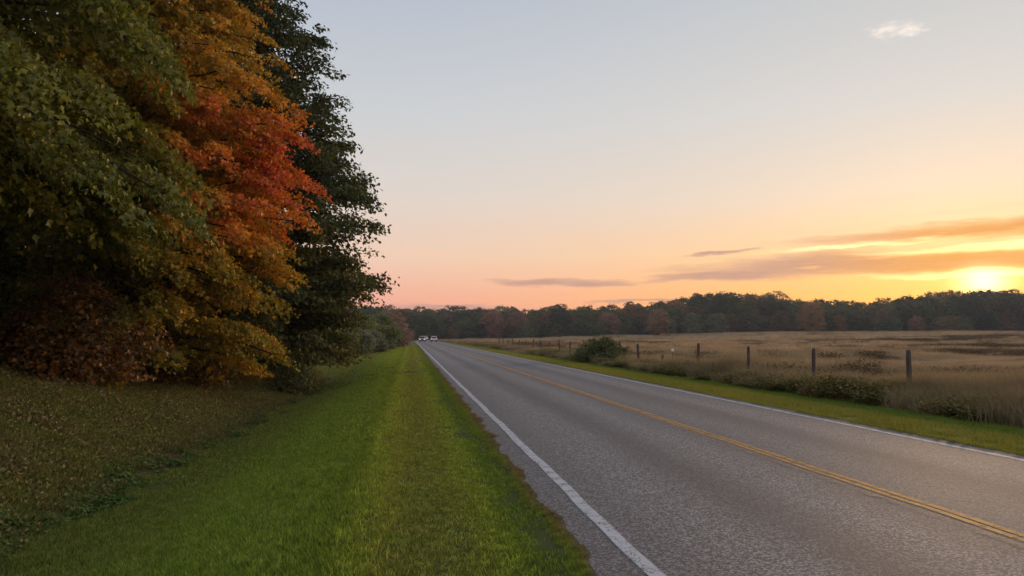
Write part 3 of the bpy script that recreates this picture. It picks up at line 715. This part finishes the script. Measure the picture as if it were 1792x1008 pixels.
# fallen leaves and thin weeds on the bank
lt = [leaf_patch(f'l{i}', 1.0, 230, .052, M_LITTER, .09, 1.0) for i in range(5)]
lw = [blade_patch(f'lw{i}', 1.0, 1200, .07, .012, M_BANKG, 1.3, 2, .05) for i in range(3)]
X, Y = jitter_grid(-24, -3.9, 4, 60, .8, lambda X, Y: (X < lawn_left(Y) - .25) & (X > -10 - Y * .2))
X2, Y2 = jitter_grid(-16, -3.9, 4, 46, .62, lambda X, Y: (X < lawn_left(Y) - .3))
Xa = np.concatenate([X, X2]); Ya = np.concatenate([Y, Y2])
scatter('leaf_litter', 'fallen brown leaves and thin weeds covering the bank', 'leaf litter', lt + lw, np.stack([Xa, Ya, H(Xa, Ya)], 1), ground_rots(Xa, Ya), np.stack([np.ones(len(Xa)), np.ones(len(Xa)), rng.uniform(.7, 1.4, len(Xa))], 1),
        np.concatenate([rng.integers(0, 5, len(X)), rng.integers(5, 8, len(X2))]))
# green ground cover along the foot of the bank
iv = [leaf_patch(f'iv{i}', .45, 150, .07, M_IVY, .13, .7) for i in range(4)]
Ye = np.concatenate([np.arange(4, 16, .16), np.arange(16, 34, .45)]); Xe = lawn_left(Ye) - .1 + rng.normal(0, .13, len(Ye))
mk = rng.random(len(Ye)) < np.interp(Ye, [4, 12, 16, 34], [.9, .75, .5, .4]); Xe, Ye = Xe[mk], Ye[mk]
scatter('ground_cover', 'dark green leafy weeds along the foot of the bank', 'weeds', iv, np.stack([Xe, Ye, H(Xe, Ye)], 1), ground_rots(Xe, Ye), np.stack([rng.uniform(.6, 1.2, len(Xe))] * 2 + [rng.uniform(.3, .75, len(Xe))], 1), rng.integers(0, 4, len(Xe)))

# tall weeds along the fence
def weed_patch(name, size, nst, h, mat):
    VV, FF = [], []
    nl = 9
    P = rng.uniform(-size / 2, size / 2, (nst, 2)); hh = h * rng.uniform(.45, 1.15, nst); ln = rng.normal(0, .22, (nst, 2))
    q = rng.random((nst, nl)) ** .7
    C = np.concatenate([P[:, None] + ln[:, None] * (hh[:, None] * q)[..., None], (hh[:, None] * q)[..., None]], 2).reshape(-1, 3)
    C[:, :2] += rng.normal(0, .05, (len(C), 2))
    V, F = leaves_np(C, np.concatenate([rng.normal(0, .6, (len(C), 2)), np.ones((len(C), 1))], 1), np.concatenate([rng.normal(0, 1, (len(C), 2)), rng.normal(.1, .4, (len(C), 1))], 1), rng.uniform(.05, .12, len(C)), OVAL)
    VV.append(V); FF.append(F)
    a = rng.uniform(0, 6.28, nst); sd = np.stack([np.cos(a), np.sin(a), 0 * a], 1) * .008
    B = np.concatenate([P, np.zeros((nst, 1))], 1); T = np.concatenate([P + ln * hh[:, None], hh[:, None]], 1)
    VV.append(np.stack([B - sd, B + sd, T], 1).reshape(-1, 3)); FF.append(np.arange(nst * 3).reshape(-1, 3))
    V, F = join_np(list(zip(VV, FF)))
    return mesh_np(name, V, F, mat)
wv = [weed_patch(f'w{i}', 1.1, 190, .75, M_WEED) for i in range(5)] + [blade_patch(f'wg{i}', 1.1, 380, .85, .014, M_STRAW, .6, 2, .08, .35) for i in range(3)]
X, Y = jitter_grid(12.9, 22, 8, 190, .70, lambda X, Y: rng.random(len(X)) < np.interp(Y, [8, 60, 190], [1, .9, .55]) * np.interp(X, [15.2, 16.5, 22], [1, .45, .08]))
hz = .64 * np.interp(X, [12.8, 13.2, 14.2, 15.6, 18], [.5, .8, 1.0, .9, .6]) * rng.uniform(.6, 1.25, len(X)) * (1 + .25 * np.sin(Y * .35) + .15 * np.sin(Y * .9))
ix = np.where(rng.random(len(X)) < np.interp(X, [12.8, 13.6, 15.6], [.25, .5, .75]), rng.integers(5, 8, len(X)), rng.integers(0, 5, len(X)))
scatter('fence_weeds', 'tangle of dark weeds and straw along the fence line', 'weeds', wv, np.stack([X, Y, H(X, Y)], 1), np.stack([0 * X, 0 * X, rng.uniform(0, 6.28, len(X))], 1), np.stack([np.ones(len(X)), np.ones(len(X)), hz], 1), ix)

# russet weed drifts out in the field
M_RUSSET = grass_mat('russet_weeds', lambda k: k.ramp(island(k), [(0, (.05, .03, .018)), (.55, (.13, .08, .04)), (.9, (.22, .15, .07)), (1, (.36, .27, .15))]), .25)
rv = [weed_patch(f'r{i}', 1.6, 170, .62, M_RUSSET) for i in range(4)]
X, Y = jitter_grid(16, 170, 14, 170, 1.5, lambda X, Y: (X < Y * 1.1 + 10) & ((np.sin(Y * .23 + 1.3 * np.sin(X * .05)) + .8 * np.sin(Y * .11 - X * .04 + 1) + .5 * np.sin(X * .13 + Y * .4) + rng.normal(0, .8, len(X))) > np.interp(Y, [14, 32, 60], [1.6, 1.2, 1.0])))
grow = np.interp(Y, [14, 60, 170], [1, 1.1, 1.9])
scatter('russet_weeds', 'dark russet weeds in drifts across the dry field', 'weeds', rv, np.stack([X, Y, H(X, Y)], 1), np.stack([0 * X, 0 * X, rng.uniform(0, 6.28, len(X))], 1), np.stack([grow, grow, rng.uniform(.6, 1.3, len(X))], 1), rng.integers(0, 4, len(X)))

# dry grass of the field
f1 = [blade_patch(f'f{i}', 2.0, 1500, .55, .016, M_STRAW, .9, 1, .15, .45, 70) for i in range(4)]
f2 = [blade_patch(f'ff{i}', 6.0, 1900, .6, .04, M_STRAW, .9, 1, .3, .45, 60) for i in range(3)]
f3 = [blade_patch(f'fff{i}', 14.0, 2200, .7, .09, M_STRAW, .9, 1, .6, .45, 50) for i in range(3)]
M_PALE = grass_mat('pale_straw', lambda k: k.ramp(island(k), [(0, (.34, .23, .12)), (.6, (.55, .40, .23)), (1, (.70, .54, .35))]), .35)
fp = [blade_patch(f'fp{i}', 1.5, 240, .62, .016, M_PALE, .9, 2, .16, .3) for i in range(3)]
vis = lambda X, Y: (X < Y * 1.12 + 10)
X1, Y1 = jitter_grid(14.5, 90, 6, 75, 1.55, vis); X2, Y2 = jitter_grid(14, 230, 72, 190, 5.0, vis); X3, Y3 = jitter_grid(16, 400, 185, 345, 12, vis)
X4, Y4 = jitter_grid(15.5, 150, 12, 130, 1.7, lambda X, Y: vis(X, Y) & ((np.sin(Y * .29 + 2 * np.sin(X * .04) + 2) + .7 * np.sin(X * .17 - Y * .2) + rng.normal(0, .6, len(X))) > .9))
Xa = np.concatenate([X1, X2, X3, X4]); Ya = np.concatenate([Y1, Y2, Y3, Y4])
hz = np.clip(.8 + .75 * np.sin(Xa * .11 + 2 * np.sin(Ya * .09)) * np.sin(Ya * .22 + Xa * .03), .3, 1.5) * rng.uniform(.8, 1.2, len(Xa))
scatter('field_grass', 'dry straw coloured grass and russet weeds of the open field', 'grass', f1 + f2 + f3 + fp, np.stack([Xa, Ya, H(Xa, Ya)], 1), np.stack([0 * Xa, 0 * Xa, rng.uniform(0, 6.28, len(Xa))], 1), np.stack([np.ones(len(Xa)), np.ones(len(Xa)), hz], 1),
        np.concatenate([rng.integers(0, 4, len(X1)), rng.integers(4, 7, len(X2)), rng.integers(7, 10, len(X3)), rng.integers(10, 13, len(X4))]))

# ------------------------------------------------------------------ fence posts
M_POST, k, out = material('weathered_post_wood')
p_ = wpos(k); n1 = k.noise(k.vm('MULTIPLY', p_, (30, 30, 2.5)), 1.2, 5, .65)
principled(k, out, k.ramp(n1, [(.3, (.035, .026, .022)), (.55, (.12, .09, .075)), (.8, (.22, .18, .155))]), .9, n1, .7, .02, .2)
def post(label, X, Y, h, r, tilt=(0, 0), seed=1):
    g = np.random.default_rng(seed)
    t = np.array([-.35, 0, .25, .5, .75, .93, .985, 1.0]); rad = r * np.array([1.05, 1.03, 1.0, .98, .97, .95, .80, .02])
    path = np.stack([g.normal(0, .006, 8), g.normal(0, .006, 8), t * h], 1)
    V, F = tube(path, rad, 10)
    V[:, :2] *= g.normal(1, .04, (len(V), 1))
    o = link('fence_post', mesh_np('fence_post', V, F, M_POST)); o.location = (X, Y, float(H(X, Y))); o.rotation_euler = (R(tilt[0]), R(tilt[1]), g.uniform(0, 6))
    return tag(o, label, 'fence post', 'wooden posts along the field fence')
post('tallest and nearest wooden fence post, rightmost in the field edge', 15.0, 20.8, 1.55, .078, (0, -1.5), 1)
post('second fence post from the right, straight and slender', 15.0, 26.2, 1.52, .07, (1, 0), 2)
post('third fence post from the right, beside golden weeds', 15.0, 31.6, 1.52, .065, (1.5, -3), 3)
post('short dark post stub between the third and fourth tall fence posts', 14.7, 34.8, .72, .06, (0, 4), 4)
post('fourth tall fence post from the right, straight and upright', 15.0, 37.4, 1.60, .08, (0, 0), 5)
post('short leaning stub right of the white tagged stake', 15.0, 43.2, .85, .07, (2, 5), 6)
post('leaning dark fence post right of the bramble bush, second past it', 15.0, 47.7, 1.45, .09, (2, 5), 7)
post('fence post standing at the right edge of the bramble bush', 15.0, 52.4, 1.60, .075, (0, -2), 8)
ords = ['first', 'second', 'third', 'fourth', 'fifth', 'sixth', 'seventh', 'eighth', 'ninth', 'tenth', 'eleventh', 'twelfth']
for i, y in enumerate([69, 74, 79.5, 85, 90.5, 96.5, 102, 108.5, 114, 120, 126]):
    post(f'{ords[i]} small fence post counting leftward from the bramble bush', 15.0, y, 1.5 + .12 * math.sin(i * 2.1), .075, (random.uniform(-2, 2), random.uniform(-3, 3)), 20 + i)
# a stake with a white tag in the weeds
M_TAG = plain('white_tag', (.78, .77, .75), .5)
st = empty('marker_stake', (15.6, 43.0, float(H(15.6, 43.0)))); tag(st, 'thin stake with a small white tag among the field weeds', 'stake')
V, F = tube([(0, 0, -.2), (0.01, 0, .5), (0, 0, 1.15)], [.02, .018, .016], 8); link('stake', mesh_np('stake', V, F, M_POST), st)
V = np.array([(-.09, -.03, .98), (.09, -.03, 1.0), (.10, -.03, 1.2), (-.08, -.03, 1.18), (-.09, -.02, .98), (.09, -.02, 1.0), (.10, -.02, 1.2), (-.08, -.02, 1.18)])
link('tag', mesh_np('tag', V, [(0, 1, 2, 3), (7, 6, 5, 4), (0, 4, 5, 1), (1, 5, 6, 2), (2, 6, 7, 3), (3, 7, 4, 0)], M_TAG), st)

# ------------------------------------------------------------------ cars far down the road
M_GLASS = plain('car_glass', (.012, .014, .016), .12, .5)
M_TYRE = plain('tyre_rubber', (.018, .018, .018), .85); M_RIM = plain('wheel_rim', (.45, .45, .46), .35, .5, metallic=.8)
M_LAMP = plain('headlamp_lit', (.9, .86, .75), .2, .5, emit=(1.0, .86, .6), estr=.8)
M_TAIL = plain('tail_lamp_lit', (.5, .03, .02), .3, .5, emit=(1.0, .12, .04), estr=1.2)
M_TRIM = plain('black_trim', (.02, .02, .02), .6)
def prism(profile, w, inset=0.0, top_inset=None):
    """side profile (y,z) drawn across the car's width; vertices above the middle lean in"""
    p = np.array(profile, float); n = len(p); zmid = p[:, 1].min(); zr = max(p[:, 1].max() - zmid, 1e-3)
    wi = w / 2 - inset * (p[:, 1] - zmid) / zr
    V = np.concatenate([np.stack([-wi, p[:, 0], p[:, 1]], 1), np.stack([wi, p[:, 0], p[:, 1]], 1)])
    me = bpy.data.meshes.new('prism')
    me.from_pydata(V.tolist(), [], [list(range(n))[::-1], list(range(n, 2 * n))] + [[i, (i + 1) % n, n + (i + 1) % n, n + i] for i in range(n)])
    return me
def box_me(x0, x1, y0, y1, z0, z1):
    me = bpy.data.meshes.new('box')
    V = [(x, y, z) for z in (z0, z1) for y in (y0, y1) for x in (x0, x1)]
    me.from_pydata(V, [], [(0, 2, 3, 1), (4, 5, 7, 6), (0, 1, 5, 4), (1, 3, 7, 5), (3, 2, 6, 7), (2, 0, 4, 6)]); return me
def addp(name, me, mat, parent, bev=0.0):
    me.materials.append(mat); o = link(name, me, parent)
    if bev:
        b = o.modifiers.new('bevel', 'BEVEL'); b.width = bev; b.segments = 2; b.limit_method = 'ANGLE'; b.angle_limit = R(25)
    return o
def wheel(parent, x, y):
    s = 1 if x > 0 else -1
    t = np.array([-.11, -.105, -.07, .07, .105, .11]); rd = np.array([.22, .32, .35, .35, .32, .22])
    V, F = tube(np.stack([t, 0 * t, 0 * t], 1), rd, 20); o = link('wheel', mesh_np('tyre', V, F, M_TYRE, smooth=True), parent); o.location = (x, y, .35)
    V, F = tube(np.array([(-.115, 0, 0), (-.118, 0, 0), (0, 0, 0), (.118, 0, 0), (.115, 0, 0)]), [.01, .22, .21, .22, .01], 14); link('rim', mesh_np('rim', V, F, M_RIM), o)
def make_car(label, loc, rz, c, suv=True, lights=True):
    o = empty('car', loc, rz); tag(o, label, 'car', 'vehicles far down the road')
    pm = plain('car_paint', c, .28, .5)
    zt = 1.72 if suv else 1.45
    addp('body', prism([(-2.3, .38), (-2.35, .62), (-2.28, .98), (-.9 if suv else -1.2, 1.02), (.95, 1.0), (2.15, .88), (2.32, .66), (2.3, .36), (1.9, .28), (-1.9, .28)], 1.92, .06), pm, o, .06)
    addp('cabin', prism([(-2.1 if suv else -1.7, .98), (-1.95 if suv else -1.1, zt - .06), (-1.6 if suv else -.8, zt), (.1, zt), (.35, zt - .05), (1.15, .98)], 1.78, .24), pm, o, .05)
    addp('windscreen', prism([(.40, zt - .14), (1.06, 1.04), (1.12, 1.05), (.46, zt - .12)], 1.36, -.10), M_GLASS, o)
    yb = -2.13 if suv else -1.74
    addp('rear_window', prism([(yb, 1.12), (yb + .12, zt - .16), (yb + .16, zt - .16), (yb + .06, 1.12)], 1.34, .08), M_GLASS, o)
    for s in (-1, 1):
        addp('side_window', prism([(-1.7 if suv else -1.3, 1.08), (-1.6 if suv else -.9, zt - .14), (.1, zt - .14), (.75, 1.08)], .03, 0), M_GLASS, o).location = (s * .80, 0, 0)
        me = prism([(2.16, .66), (2.12, .84), (2.26, .80), (2.34, .68)], .42, .02); q = addp('headlight', me, M_LAMP if lights else M_RIM, o, .02); q.location = (s * .68, 0, 0)
        me = prism([(-2.37, .72), (-2.34, .98), (-2.24, 1.0), (-2.24, .72)], .26, 0); q = addp('tail_light', me, M_TAIL, o, .02); q.location = (s * .80, 0, 0)
        addp('mirror', box_me(s * .94 - .11 * (s < 0), s * .94 + .11 * (s > 0), .62, .78, 1.0, 1.16), pm, o, .03)
        for y in (1.42, -1.42): wheel(o, s * .86, y)
    addp('grille', box_me(-.42, .42, 2.28, 2.345, .52, .80), M_TRIM, o, .02)
    addp('front_bumper', prism([(2.2, .30), (2.38, .36), (2.38, .54), (2.25, .58)], 1.86, .02), M_TRIM, o, .03)
    addp('rear_bumper', prism([(-2.25, .30), (-2.42, .36), (-2.42, .58), (-2.3, .62)], 1.86, .02), M_TRIM, o, .03)
    addp('number_plate', box_me(-.16, .16, -2.43, -2.41, .66 - .2, .78 - .2), M_TAG, o)
    return o
CX = lambda y: float(bend(np.array(float(y))))
make_car('pale car coming towards us with headlights on, left lane far away', (3.6 + CX(228), 228, 0), math.pi, (.42, .30, .22))
make_car('white car following the first oncoming car, headlights on, left lane', (4.1 + CX(250), 250, 0), math.pi, (.5, .5, .5), False)
make_car('white car with dark rear window driving away in the right lane', (7.0 + CX(222), 222, 0), 0, (.52, .52, .53))
make_car('white car seen small at the left road edge, farthest of the cars', (2.2 + CX(318), 318, 0), math.pi - .1, (.78, .78, .78))

# ------------------------------------------------------------------ air
hz_me = box_me(-1900, 1900, -1300, 1900, -4, 30)
M_HAZE = bpy.data.materials.new('haze'); M_HAZE.use_nodes = True; t_ = M_HAZE.node_tree; t_.nodes.clear(); k = NT(t_)
v = k.n('ShaderNodeVolumePrincipled'); v.inputs['Color'].default_value = (.80, .88, 1.0, 1); v.inputs['Density'].default_value = .0002; v.inputs['Anisotropy'].default_value = .25
o_ = k.n('ShaderNodeOutputMaterial'); t_.links.new(v.outputs[0], o_.inputs['Volume'])
hz_me.materials.append(M_HAZE)
tag(link('haze', hz_me), 'thin bluish evening haze hanging over the fields', 'haze', kind='stuff')
